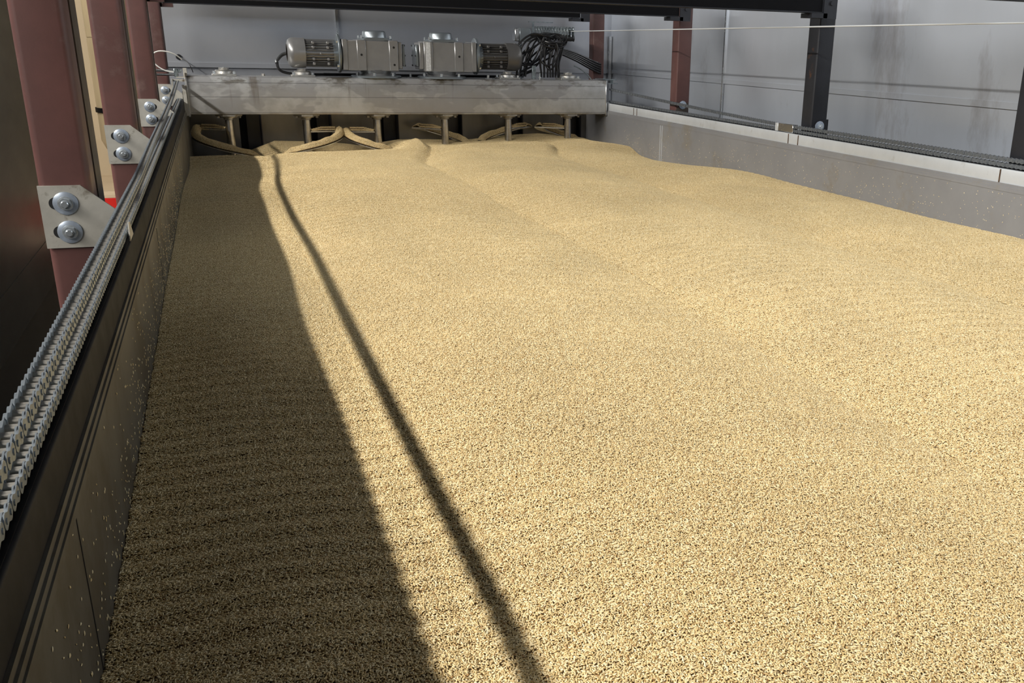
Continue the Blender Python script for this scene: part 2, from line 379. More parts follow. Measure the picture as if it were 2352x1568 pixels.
def grain_nodes():
    g = bpy.data.node_groups.new('kernel_cover', 'GeometryNodeTree')
    g.interface.new_socket('Geometry', in_out='INPUT', socket_type='NodeSocketGeometry')
    g.interface.new_socket('Geometry', in_out='OUTPUT', socket_type='NodeSocketGeometry')
    N = g.nodes.new; L = g.links.new; i = N('NodeGroupInput'); o = N('NodeGroupOutput')
    at = N('GeometryNodeInputNamedAttribute'); at.data_type = 'INT'; at.inputs['Name'].default_value = 'kind'
    def sel(v):
        c = N('FunctionNodeCompare'); c.data_type = 'INT'; c.operation = 'EQUAL'
        ins = [s for s in c.inputs if s.type == 'INT']; L(at.outputs[0], ins[0]); ins[1].default_value = v
        s = N('GeometryNodeSeparateGeometry'); s.domain = 'POINT'; L(i.outputs[0], s.inputs[0]); L(c.outputs[0], s.inputs['Selection']); return s.outputs[0]
    j = N('GeometryNodeJoinGeometry')
    for v in range(1, NVAR+1):
        gi = N('GeometryNodeGeometryToInstance'); L(sel(v), gi.inputs[0]); L(gi.outputs[0], j.inputs[0])
    ip = N('GeometryNodeInstanceOnPoints'); L(sel(99), ip.inputs['Points']); L(j.outputs[0], ip.inputs['Instance'])
    ip.inputs['Pick Instance'].default_value = True
    a1 = N('GeometryNodeInputNamedAttribute'); a1.data_type = 'INT'; a1.inputs['Name'].default_value = 'pick'; L(a1.outputs[0], ip.inputs['Instance Index'])
    a2 = N('GeometryNodeInputNamedAttribute'); a2.data_type = 'FLOAT_VECTOR'; a2.inputs['Name'].default_value = 'rot'; L(a2.outputs[0], ip.inputs['Rotation'])
    j2 = N('GeometryNodeJoinGeometry'); L(ip.outputs[0], j2.inputs[0]); L(sel(0), j2.inputs[0]); L(j2.outputs[0], o.inputs[0])
    return g
GN = grain_nodes()
def grain_object(name, bv, bf, pts, nrm, tangents=None, hide_at=(0, 0, 0)):
    """one grain mass: a bed surface plus loose kernels laid over every point of it"""
    vs = list(bv); fs = list(bf); kind = [0]*len(vs); tint = [.3]*len(vs); nb = len(fs)
    for k, (v, f, t) in enumerate(VARS):
        o = len(vs); vs += v; fs += [tuple(i+o for i in q) for q in f]; kind += [k+1]*len(v); tint += t
    o = len(vs); vs += [tuple(p) for p in pts]; kind += [99]*len(pts); tint += [0.]*len(pts)
    rot = np.zeros((len(vs), 3), np.float32); pick = np.zeros(len(vs), np.int32)
    for k, nn in enumerate(nrm):
        z = Vector(nn)
        x = Vector((1, 0, 0)) if tangents is None else Vector(tangents[k])
        x = (x - z*x.dot(z)).normalized(); y = z.cross(x)
        a = rng.integers(0, 4)*PI/2
        x2 = math.cos(a)*x + math.sin(a)*y; y2 = z.cross(x2)
        mm = Matrix(((x2.x, y2.x, z.x), (x2.y, y2.y, z.y), (x2.z, y2.z, z.z)))
        rot[o+k] = mm.to_euler()[:]; pick[o+k] = rng.integers(0, NVAR)
    me = bpy.data.meshes.new(name); me.from_pydata(vs, [], fs)
    me.materials.append(M['grain_bed']); me.materials.append(M['kernel'])
    mi = np.zeros(len(fs), np.int32); mi[nb:] = 1; me.polygons.foreach_set('material_index', mi)
    me.polygons.foreach_set('use_smooth', [True]*len(fs))
    for nme, ty, dat, key in (('kind', 'INT', np.array(kind, np.int32), 'value'), ('pick', 'INT', pick, 'value'), ('tint', 'FLOAT', np.array(tint, np.float32), 'value'), ('rot', 'FLOAT_VECTOR', rot.ravel(), 'vector')):
        at = me.attributes.new(nme, ty, 'POINT'); at.data.foreach_set(key, dat)
    ob = bpy.data.objects.new(name, me); C.objects.link(ob)
    md = ob.modifiers.new('kernels', 'NODES'); md.node_group = GN
    return ob

gx = np.arange(XL+.0, XR+.001, .0145); gy = np.arange(.3, YR+.01, .021)
GX, GY = np.meshgrid(gx, gy); GZ = H(GX, GY) - .0024
bv = np.stack([GX.ravel(), GY.ravel(), GZ.ravel()], 1); nx, ny = len(gx), len(gy)
bf = [(j*nx+i, j*nx+i+1, (j+1)*nx+i+1, (j+1)*nx+i) for j in range(ny-1) for i in range(nx-1)]
px_ = np.arange(XL+CELL*.55, XR-CELL*.3, CELL); py_ = np.arange(.8, YR-.01, CELL)
PX, PY = np.meshgrid(px_, py_); PX = PX.ravel(); PY = PY.ravel()
d = .006; PZ = H(PX, PY)
Nn = np.stack([-(H(PX+d, PY)-H(PX-d, PY))/(2*d), -(H(PX, PY+d)-H(PX, PY-d))/(2*d), np.ones_like(PX)], 1); Nn /= np.linalg.norm(Nn, axis=1)[:, None]
OG = np.array([1.75, 5.0, -1.1])
go = grain_object('barley_grain', bv-OG, bf, np.stack([PX, PY, PZ], 1)-OG, Nn)
go.location = (OG[0], OG[1], OG[2]+ZO)
tag(go, 'pale golden barley grain spread over the whole tank bed in long furrows', 'grain', kind='stuff')

# ------------------------------------------------------------------ tank walls with rails
def tank_side(left):
    s = -1 if left else 1; X = XL if left else XR
    def bx(mb, a, b, *r):
        x0, x1 = sorted((X+s*a, X+s*b)); return mb.box(x0, x1, *r)
    t = thing('tank_wall', (X, 4.5, -2.0), 'dusty shaded stainless tank wall with rail along the left edge of the grain' if left else 'stainless tank wall with pale rail along the right edge of the grain', 'tank wall')
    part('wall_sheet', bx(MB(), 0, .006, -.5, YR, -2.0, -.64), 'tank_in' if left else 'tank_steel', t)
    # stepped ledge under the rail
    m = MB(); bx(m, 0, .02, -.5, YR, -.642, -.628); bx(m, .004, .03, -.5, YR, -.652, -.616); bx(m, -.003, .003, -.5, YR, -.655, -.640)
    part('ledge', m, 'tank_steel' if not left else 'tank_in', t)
    x0, x1 = sorted((X+s*(.009 if left else .014), X+s*.085)); zt_ = ZTL if left else ZT
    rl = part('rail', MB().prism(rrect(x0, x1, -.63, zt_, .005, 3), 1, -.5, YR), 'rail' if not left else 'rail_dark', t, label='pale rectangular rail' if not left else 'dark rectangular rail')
    if not left:
        for y in (9.0, 8.92, 6.13, 6.0, 4.02):
            part('weld_mark', MB().box(X+.0115, X+.0145, y-.004, y+.004, -.628, -.549), 'rust', t, label='rusty weld mark')
    bx2 = MB(); bx(bx2, .006, .10, -.5, YR, -2.0, -1.9)
    part('foot_flange', bx2, 'tank_steel', t)
    for y in ((3.9, 1.45) if left else (8.3,)):
        part('sheet_joint', bx(MB(), -.0012, .003, y-.0015, y+.0015, -1.2, -.64) if left else bx(bx(MB(), -.003, .003, y-.024, y-.016, -1.2, -.66), -.003, .003, y+.016, y+.024, -1.2, -.66), 'seam' if left else 'rail', t)
    return t
tank_side(True); tank_side(False)
# rear end of the tank: folded vertical sheets
t = thing('tank_end_wall', (1.75, YR+.05, -2.0), 'folded stainless sheets closing the tank behind the augers', 'tank wall')
k = 0; x = XL-.02
while x < XR:
    w1 = .46; w2 = .2; x1 = min(x+w1, XR+.02)
    part('flat_sheet', MB().box(x, x1, YR+.0, YR+.03, -2.0, -.60), 'back_a', t)
    if x1 < XR:
        x2 = min(x1+w2, XR+.02)
        part('folded_channel', MB().prism([(x1, YR), (x1+.07, YR+.10), (x2-.012, YR+.10), (x2, YR-.012), (x2+.006, YR-.012), (x2+.006, YR+.12), (x1, YR+.12)], 2, -2.0, -.60), 'back_b', t)
        x = x2
    else: break

# stray kernels stuck to the tank walls
def specks(name, side, n, label, yr, zr):
    s_v, s_f, tn = [], [], []
    for _ in range(n):
        y = rng.uniform(*yr); z = rng.uniform(*zr)
        if side > 0: z = min(-.67, float(H(XR-.02, y)) + abs(rng.normal(0, .11)) + .01)
        else: z = min(-.66, float(H(XL+.02, y)) + abs(rng.normal(0, .10)) + .01)
        R_ = rot_k(rng.uniform(0, 6.3), 0, rng.uniform(-.5, .5)); q = (KV*rng.uniform(.7, 1.25)) @ R_.T
        X = (XR - .0012) if side > 0 else (XL + .0012)
        q = np.stack([X - side*q[:, 2]*.8, y+q[:, 0], z+q[:, 1]], 1)
        o = len(s_v); s_v += [tuple(a) for a in q]; s_f += [tuple(i+o for i in f) for f in KF]; tn += [float(rng.uniform(.4, 1))]*len(q)
    mb = MB(); mb.add(s_v, s_f)
    ob = part(name, mb, 'kernel'); a = ob.data.attributes.new('tint', 'FLOAT', 'POINT'); a.data.foreach_set('value', np.array(tn, np.float32))
    return tag(ob, label, 'grain', kind='stuff')
specks('stray_kernels', 1, 600, 'stray barley kernels sticking to the right tank wall above the grain', (2.8, 9.3), (0, 1))
specks('stray_kernels', -1, 1100, 'stray barley kernels sticking to the shaded left tank wall', (.9, 7), (0, 1))

# ------------------------------------------------------------------ columns
def gusset(t, x0, x1, xe, y, zt, zb, slot, side=1):
    """stainless plate on the column's near face, chamfered towards the tank, with two big washers and bolts"""
    th = .008; poly = [(x0, zb), (xe, zb), (xe, zt-.09), (x1, zt), (x0, zt)]
    pl = part('mounting_plate', MB().prism(poly, 1, y-th, y), 'plate', t, label='stainless mounting plate')
    for k, f in enumerate((.28, .74)):
        cz = zt + (zb-zt)*f; cx = x0 + .072
        sm = MB(); sl_ = .028*slot
        a = rrect(min(cx, cx+sl_)-.019, max(cx, cx+sl_)+.019, cz-.019, cz+.019, .0185, 6)
        sm.prism(a, 1, y-th-.0006, y-th+.002); d_ = part('slot', sm, 'hole', t); 
        part('washer', MB().lathe((cx, y-th-.0005, cz), (0, -1, 0), [(0, .036), (.004, .036), (.005, .0345), (.005, .012)], 32), 'zinc', t, label='large zinc washer')
        part('bolt', MB().lathe((cx, y-th-.004, cz), (0, -1, 0), [(0, .023), (.003, .0225), (.004, .018)], 24).hexa((cx, y-th-.008, cz), (0, -1, 0), .019, .015).lathe((cx, y-th-.022, cz), (0, -1, 0), [(0, .011), (.008, .011), (.010, .009)], 16), 'zinc_bright', t, label='bright zinc bolt')
    return pl
LC = [(3.5, -.543, -.450, -.646), (5.68, -.538, -.434, -.627), (7.9, -.511, -.4245, -.614), (10.1, -.489, -.412, -.603)]
lab = ['red primed steel column nearest the camera, largest plate on its foot', 'red primed steel column second from the camera, left of the tank', 'red primed steel column third from the camera, left of the tank', 'red primed steel column at the far left corner, behind the sensor rod']
for k, (y, x0, zt, zb) in enumerate(LC):
    cw = (.149, .147, .130, .113)[k]
    t = thing('steel_column', (x0+.08, y+.08, FLOOR), lab[k], 'column', 'red columns on the left side')
    part('tube', MB().prism(rrect(x0, x0+cw, y, y+(.14, .14, .11, .08)[k], .022, 6), 2, FLOOR, 1.9), 'red', t)
    part('backing_channel', MB().box(x0+.03, x0+cw+.002, y+.141, y+(.29, .29, .20, .16)[k], FLOOR, 1.9), 'grey_post', t, label='dull grey backing channel')
    if y: gusset(t, x0-.002, x0+.118, x0+.222, y, zt, zb, -1 if k < 2 else 1)
RC = [(5.98, 3.85, .13, 'black_steel', 'black rust-spotted steel column beside the right wall'), (8.22, 3.85, .135, 'red', 'dark red steel column in front of the right wall, middle one'), (10.38, 3.85, .13, 'red', 'dark red steel column in the far right corner behind the beam'), (3.93, 3.85, .13, 'black_steel', 'black steel column cut by the right edge of the photo')]
for k, (y, x, w_, mt, lb) in enumerate(RC):
    t = thing('steel_column', (x+w_/2, y+.065, FLOOR), lb, 'column', 'columns on the right side')
    part('tube', MB().prism(rrect(x, x+w_, y, y+.135, .014, 5), 2, FLOOR, 3.0), mt, t)
    if k < 2 or k == 3:
        pm = MB().prism([(x+.135, -.44), (x+.135, -.62), (x-.01, -.62), (x-.01, -.53), (x+.04, -.46), (x+.09, -.44)] if k == 0 else [(x+.12, -.455), (x+.12, -.62), (x-.01, -.62), (x-.01, -.53), (x+.05, -.47)], 1, y-.009, y)
        part('mounting_plate', pm, 'black_steel' if k == 0 else 'grey_post', t)
        cz = -.487 if k == 0 else -.475
        part('washer', MB().lathe((x+.065, y-.0095, cz), (0, -1, 0), [(0, .036), (.004, .036), (.005, .03)], 28), 'zinc', t, label='large zinc washer')
        part('bolt', MB().hexa((x+.065, y-.014, cz), (0, -1, 0), .020, .016).lathe((x+.065, y-.03, cz), (0, -1, 0), [(0, .012), (.008, .010)], 16), 'zinc_bright', t, label='bright zinc bolt')

# ------------------------------------------------------------------ black cross beams overhead
PB = [(5.92, 3.84, .247, 'nearest black cross beam along the top edge, ending at the black column'), (8.14, 3.84, .262, 'middle black cross beam, ending at the middle dark red column'), (10.28, 3.70, .282, 'farthest black cross beam, just below the other two'), (3.86, 3.84, .252, 'black cross beam grazing the top right corner')]
for k, (y, x1, z, lb) in enumerate(PB):
    t = thing('cross_beam', (1.7, y, z), lb, 'beam', 'black cross beams overhead')
    part('beam_body', MB().box(-.36, x1-.06, y-.07, y+.05, z, z+.22, .006), 'black_paint', t)
    part('lower_flange', MB().box(-.36, x1-.06, y-.075, y-.072, z+.0, z+.006), 'black_steel', t)
    for xx, s_ in ((x1-.06, 1), (-.36, -1)):
        br = part('end_bracket', MB().box(*sorted((xx+s_*.0, xx+s_*.10)), y-.085, y-.075, z-.035, z+.22).box(*sorted((xx-s_*.09, xx+s_*.03)), y-.085, y+.05, z-.032, z-.002), 'black_steel' if s_ > 0 else 'red', t)
        part('bolt', MB().hexa((xx+s_*.055, y-.085, z+.06), (0, -1, 0), .014, .012), 'black_steel' if s_ > 0 else 'zinc', t)

# ------------------------------------------------------------------ travelling beam
bt = thing('turner_beam', (1.76, 9.87, -.655), 'long grimy stainless box beam spanning the tank over the augers', 'beam')
part('beam_body', MB().prism(rrect(YB0, YB1, -.655, -.325, .012, 4), 0, -.218, 3.735), 'beam', bt)
part('end_plate', MB().box(-.232, -.218, YB0-.035, YB1+.02, -.672, -.298, .002), 'beam', bt)
part('end_plate', MB().box(3.735, 3.749, YB0-.018, YB1+.02, -.668, -.318, .002), 'bright', bt, label='bright edged end plate')
for z in (-.378, -.500, -.637):
    part('fold_line', MB().box(-.21, 3.73, YB0-.0008, YB0+.001, z-.0012, z+.0012), 'seam', bt)
for xx in (1.23, 1.84, 2.62):
    pass
def bearing(x, low=True):
    h = 0.0 if low else 0
    z = -.325
    part('bearing_base', MB().box(x-.105, x+.105, SHY-.10, SHY+.10, z, z+.018, .003), 'bearing', bt, label='square bearing base')
    part('bearing_housing', MB().lathe((x, SHY, z+.018), (0, 0, 1), [(0, .085), (.022, .082), (.032, .070), (.032, .045), (.052, .045), (.052, .02)], 30), 'bearing', bt, label='round bearing housing')
    part('shaft_end', MB().lathe((x, SHY, z+.05), (0, 0, 1), [(0, .034), (.012, .034), (.016, .02), (.016, .012), (.024, .012)], 20).hexa((x-.022, SHY-.03, z+.05), (0, 0, 1), .009, .014).hexa((x+.018, SHY-.03, z+.05), (0, 0, 1), .009, .014), 'bright', bt, label='bright shaft end')
    for sx_, sy_ in ((-1, -1), (1, -1), (-1, 1), (1, 1)):
        part('bolt', MB().hexa((x+sx_*.085, SHY+sy_*.082, z+.016), (0, 0, 1), .013, .022), 'zinc_bright', bt)
for k in (0, 1, 4, 5): bearing(SHX[k])
part('cover_patch', MB().box(.37, .50, 9.80, 9.94, -.326, -.321).hexa((.43, 9.84, -.322), (0, 0, 1), .017, .02), 'bearing', bt)
part('guide_wheel', MB().lathe((3.752, 9.80, -.588), (1, 0, 0), [(0, .028), (.012, .028), (.014, .04), (.026, .04), (.030, .03)], 24), 'bearing', bt)
part('guide_wheel', MB().lathe((-.237, 9.74, -.50), (-1, 0, 0), [(0, .03), (.012, .03), (.014, .045), (.03, .045)], 24), 'bearing', bt)
part('chain_bracket', MB().box(-.335, -.232, 9.66, 9.69, -.372, -.352).box(-.340, -.330, 9.60, 9.70, -.47, -.35).box(-.26, -.232, 9.62, 9.69, -.66, -.40), 'plate', bt)
part('chain_bracket', MB().box(3.749, 3.86, 9.70, 9.80, -.318, -.310).box(3.749, 3.86, 9.66, 9.70, -.352, -.345).box(3.80, 3.83, 9.72, 9.78, -.345, -.318).box(3.66, 3.75, 9.74, 9.80, -.31, -.305), 'galv', bt)

# ------------------------------------------------------------------ augers
def helix_grain(cx, a0, a1, z0, z1, r0=.255, r1=.340):
    n = 60; hp = .046; m = 9; vs = []
    for i in range(n+1):
        t = i/n; a = math.radians(a0+(a1-a0)*t); z = z0+(z1-z0)*t; tp = min(1, min(t, 1-t)*7+.35)
        for k in range(m):
            u = k/(m-1); r = r0+(r1-r0)*u
            hh = hp*tp*math.sin(PI*min(1, max(0, u)))**.7*(1+.22*noise.noise(Vector((t*9, u*2, cx*5))))
            vs.append(Vector((cx+r*math.cos(a), SHY+r*math.sin(a), z+.003+hh)))
    fs = [(i*m+k, i*m+k+1, (i+1)*m+k+1, (i+1)*m+k) for i in range(n) for k in range(m-1)]
    pts, nr, tg = [], [], []
    L = abs(math.radians(a1-a0))*.3; ni = int(L/.021); nk = 6
    def S(t, u):
        i = t*n; k = u*(m-1); i0 = min(int(i), n-1); k0 = min(int(k), m-2); fi = i-i0; fk = k-k0
        g = lambda p, q: vs[p*m+q]
        return (g(i0, k0)*(1-fi)*(1-fk)+g(i0+1, k0)*fi*(1-fk)+g(i0, k0+1)*(1-fi)*fk+g(i0+1, k0+1)*fi*fk)
    for i in range(ni):
        for k in range(nk):
            t = (i+.5)/ni; u = (k+.5)/nk; p = S(t, u); dt = S(min(1, t+.01), u)-S(max(0, t-.01), u); du = S(t, min(1, u+.05))-S(t, max(0, u-.05))
            nn = dt.cross(du).normalized()
            if nn.z < 0: nn = -nn
            pts.append(p+nn*.001); nr.append(nn); tg.append(dt.normalized())
    return vs, fs, pts, nr, tg
AUG = [(0, 150, 318, -.790, -1.035, 'front'), (1, 12, -138, -.812, -1.010, 'front'), (2, 168, 292, -.818, -1.002, 'front'), (3, 150, 25, -.800, -.965, 'back'), (4, 28, 150, -.795, -.950, 'back'), (5, 160, 45, -.795, -.960, 'back')]
alab = ['leftmost auger, its loaded blade curling round to the front beside the left tank wall', 'second auger from the left, its loaded blade rising to the right', 'third auger from the left, its blade tip rising to the left', 'fourth auger from the left, blade behind the shaft with a bare thin edge', 'fifth auger from the left, blade rising to the right behind the shaft', 'rightmost auger, nearest the right tank wall']
glab = ['barley heaped on the leftmost auger blade', 'barley heaped on the second auger blade from the left', 'barley heaped on the third auger blade from the left', 'barley lying on the fourth auger blade from the left', 'barley lying on the fifth auger blade from the left', 'barley lying on the rightmost auger blade']
for (k, a0, a1, z0, z1, sd) in AUG:
    cx = SHX[k]; t = thing('auger', (cx, SHY, -1.6), alab[k], 'auger', 'augers hanging under the beam')
    part('shaft', MB().cyl((cx, SHY, -1.6), (cx, SHY, -.70), .036, 28), 'shaft', t, label='bright turned shaft')
    part('collar', MB().lathe((cx, SHY, -.712), (0, 0, 1), [(0, .038), (.004, .046), (.02, .046), (.022, .075), (.05, .080), (.052, .04)], 28), 'bearing', t)
    part('flange', MB().prism([(cx-.115, -.04+SHY-.05), (cx-.05, SHY-.16), (cx+.05, SHY-.16), (cx+.115, SHY-.09), (cx+.115, SHY+.05), (cx, SHY+.12), (cx-.115, SHY+.05)], 2, -.672, -.656), 'bearing', t)
    for s_ in (-1, 1): part('bolt', MB().hexa((cx+s_*.092, SHY-.07, -.690), (0, 0, 1), .013, .022), 'bearing', t)
    n = 70; m = MB(); vs = []
    for i in range(n+1):
        q = i/n; q2 = q*1.35; a = math.radians(a0+(a1-a0)*q2); z = z0+(z1-z0)*q2
        for (r, dz) in ((.250, 0), (.345, -.004), (.345, -.012), (.250, -.008)): vs.append((cx+r*math.cos(a), SHY+r*math.sin(a), z+dz))
    m.add(vs, [(i*4+j, i*4+(j+1) % 4, i*4+4+(j+1) % 4, i*4+4+j) for i in range(n) for j in range(4)] + [(3, 2, 1, 0), (n*4, n*4+1, n*4+2, n*4+3)])
    part('spiral_blade', m, 'bright', t, label='bright spiral blade')
    ar = math.radians(a0+(6 if a1 > a0 else -6)); ca, sa = math.cos(ar), math.sin(ar)
    part('arm', MB().add([(cx+r*ca+o*sa, SHY+r*sa-o*ca, z0+dz-.004) for r in (.03, .30) for o in (-.022, .022) for dz in (-.012, .0)], [(0, 1, 3, 2), (4, 6, 7, 5), (0, 4, 5, 1), (2, 3, 7, 6), (0, 2, 6, 4), (1, 5, 7, 3)]), 'bright', t)
    vs, fs, pts, nr, tg = helix_grain(cx, a0, a1, z0, z1)
    # the arm carries grain too
    o = len(vs)
    for i in range(9):
        r = .05+.22*i/8
        for j in range(5):
            u = j/4-.5; vs.append(Vector((cx+r*ca+u*.05*sa, SHY+r*sa-u*.05*ca, z0+.002+.030*math.cos(u*PI)**.8*min(1, (i+2)/6))))
    fs = fs + [(o+i*5+j, o+i*5+j+1, o+(i+1)*5+j+1, o+(i+1)*5+j) for i in range(8) for j in range(4)]
    for i in range(10):
        for j in range(5):
            r = .05+.022*i; u = (j-2)*.22; nn = Vector((u*1.2*sa, -u*1.2*ca, 1)).normalized()
            pts.append(Vector((cx+r*ca+u*.05*sa, SHY+r*sa-u*.05*ca, z0+.003+.030*math.cos(u*PI)**.8*min(1, (i+2)/6)))); nr.append(nn); tg.append(Vector((ca, sa, 0)))
    og = Vector((cx, SHY, z1))
    g_ = grain_object('barley_heap', [v-og for v in vs], fs, [p-og for p in pts], nr, tg); g_.location = (og.x, og.y, og.z+ZO)
    tag(g_, glab[k], 'grain', kind='stuff')

# ------------------------------------------------------------------ gear motors
def motor(cx, s, lb, col):
    """cx: centre of gearbox output; s=+1 motor points left (-x)"""
    t = thing('gear_motor', (cx, SHY, -.325), lb, 'motor', 'silver gear motors on the beam')
    X = lambda a: cx - s*a
    def bx(mb, a, b, *r, c=0): x0, x1 = sorted((X(a), X(b))); return mb.box(x0, x1, *r, c) if c else mb.box(x0, x1, *r)
    y0, y1 = SHY-.15, SHY+.15
    part('base_disc', MB().lathe((cx, SHY, -.325), (0, 0, 1), [(0, .235), (.016, .235), (.02, .225), (.02, .17)], 48), 'motor_blue', t)
    part('base_neck', MB().lathe((cx, SHY, -.306), (0, 0, 1), [(0, .15), (.018, .135), (.055, .15), (.06, .12)], 40), 'motor', t)
    for a in range(6):
        an = a*PI/3+.3; part('bolt', MB().hexa((cx+.19*math.cos(an), SHY+.19*math.sin(an), -.306), (0, 0, 1), .013, .026), 'zinc_bright', t)
    zb, zt = -.262, .012
    m = MB(); bx(m, -.185, .29, y0+.012, y1-.012, zb+.012, zt-.004, c=.008)
    part('gearbox', m, 'motor', t)
    m = MB()
    bx(m, -.195, -.11, y0, y1, zb, zt, c=.006); bx(m, .10, .185, y0, y1, zb, zt, c=.006); bx(m, .27, .315, y0+.004, y1-.004, zb+.004, zt+.002, c=.004)
    bx(m, -.11, .10, y0+.006, y0+.02, zb+.003, zb+.028); bx(m, .185, .27, y0+.006, y0+.02, zb+.003, zb+.022)
    part('gearbox_rib', m, 'motor', t)
    for a, z in ((-.155, -.05), (-.155, -.205), (.145, -.12)):
        part('bolt_hole', MB().cyl((X(a), y0-.0008, z), (X(a), y0+.01, z), .0105, 14), 'hole', t)
    # end cover on the far side of the motor
    m = MB(); bx(m, -.235, -.195, y0+.02, y1-.02, zb+.02, zt-.012, c=.006); part('end_cover', m, 'motor', t)
    m = MB(); bx(m, -.265, -.238, y0+.045, y1-.045, zb+.045, zt-.032, c=.006)
    m2 = m
    for z in (-.03, -.12, -.21):
        for yy in (y0+.06, y1-.06): part('cover_screw', MB().cyl((X(-.262), yy, z), (X(-.270), yy, z), .008, 8), 'hole', t)
    part('inspection_cover', m, 'motor_blue', t)
    # cap on top
    part('top_plate', MB().prism(rrect(cx-.15+s*.0, cx+.15, SHY-.135, SHY+.135, .05, 6), 2, zt-.002, zt+.014).prism(rrect(cx-.13, cx+.13, SHY-.12, SHY+.12, .05, 6), 2, zt+.014, zt+.022), 'motor_blue', t)
    part('top_cap', MB().lathe((cx, SHY, zt+.02), (0, 0, 1), [(0, .115), (.050, .107), (.060, .100), (.064, .088), (.064, .02)], 40), 'motor_blue', t, label='round top cap')
    for sx_ in (-1, 1):
        for sy_ in (-1, 1): part('bolt', MB().hexa((cx+sx_*.132, SHY+sy_*.11, zt+.012), (0, 0, 1), .010, .026), 'zinc_bright', t)
    part('motor_flange', MB().lathe((X(.315), SHY, -.115), (-s, 0, 0), [(0, .135), (.012, .170), (.028, .172), (.034, .165), (.034, .12), (.075, .118)], 44), 'motor_blue', t)
    for a in range(4):
        an = PI/4+a*PI/2; part('flange_bolt', MB().hexa((X(.345), SHY+.150*math.cos(an), -.115+.150*math.sin(an)), (-s, 0, 0), .014, .02), 'zinc_bright', t)
    # finned motor body
    m = MB(); m.cyl((X(.36), SHY, -.115), (X(.64), SHY, -.115), .098, 36)
    for a in range(28):
        an = a*2*PI/28; cs, sn = math.cos(an), math.sin(an)
        if abs(sn) < .25 and cs < 0 or True:
            p = []
            for aa in (.375, .635):
                for rr in (.094, .122):
                    for w_ in (-.0022, .0022): p.append((X(aa), SHY+rr*cs-w_*sn, -.115+rr*sn+w_*cs))
            m.add(p, [(0, 1, 3, 2), (4, 6, 7, 5), (0, 4, 5, 1), (2, 3, 7, 6), (0, 2, 6, 4), (1, 5, 7, 3)])
    part('finned_body', m, col, t)
    for a in (.44, .57):
        for z in (-.024, -.065, -.165, -.206):
            m = MB(); bx(m, a-.010, a+.012, SHY-.124, SHY-.09, z-.012, z+.012, c=.003); part('mounting_lug', m, col, t)
    m = MB(); bx(m, .50, .515, SHY-.128, SHY-.1, -.125, -.108, c=.003); part('mounting_lug', m, col, t)
    part('fan_cover', MB().lathe((X(.64), SHY, -.115), (-s, 0, 0), [(0, .132), (.10, .134), (.125, .128), (.145, .112), (.155, .09), (.157, .03)], 44), 'motor' if col == 'motor' else col, t, label='rounded fan cover')
    m = MB()
    for a in range(3): pass
    for r_ in (.03, .045, .06, .075):
        m.lathe((X(.798), SHY, -.115), (-s, 0, 0), [(0, r_), (.0012, r_), (.0012, r_-.005)], 30)
    part('fan_grille', m, 'grey_post', t)
    return t
m1 = motor(1.452, 1, 'left gear motor on the beam, fan end pointing left', 'motor')
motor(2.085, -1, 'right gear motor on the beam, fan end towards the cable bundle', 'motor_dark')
M['label'] = mat('worn_white_label', (.70, .72, .73), .5, 0, .35, 60)
part('paper_label', MB().box(1.905, 1.952, SHY-.1535, SHY-.150, -.255, .005), 'label', bpy.data.objects['gear_motor.001'], label='worn white label')

# ------------------------------------------------------------------ drive chains
PITCH = .03175; HW = .0128
def plate_poly(h=.0118, n=7):
    p = []
    for k in range(n+1):
        a = -PI/2 + PI*k/n; p.append((PITCH/2*1.0 + h*math.cos(a)*.98, h*math.sin(a)))
    p.append((0, h*.62))
    for k in range(n+1):
        a = PI/2 + PI*k/n; p.append((-PITCH/2 + h*math.cos(a)*.98, h*math.sin(a)))
    p.append((0, -h*.62)); return p
def link_meshes(p_, hh, rr, cm, rm):
    global PITCH
    PITCH = p_; m = MB(); pp = plate_poly(hh)
    for s in (-1, 1):
        a, b = sorted((s*(HW-.0052), s*(HW-.0030))); m.prism([(p[0], p[1]) for p in pp], 0, a, b)         # inner plates
        a, b = sorted((s*(HW-.0028), s*(HW-.0006))); m.prism([(p[0]+PITCH, p[1]*.94) for p in pp], 0, a, b)  # outer plates
    for y in (PITCH*.5, PITCH*1.5):
        m.cyl((-HW-.001, y, 0), (HW+.001, y, 0), .0042, 8)
    me = mesh_of('chain_link', m, M[cm])
    r = MB()
    for y in (-PITCH*.5, PITCH*.5): r.cyl((-HW+.005, y, 0), (HW-.005, y, 0), rr, 10)
    return me, mesh_of('chain_roller', r, M[rm])
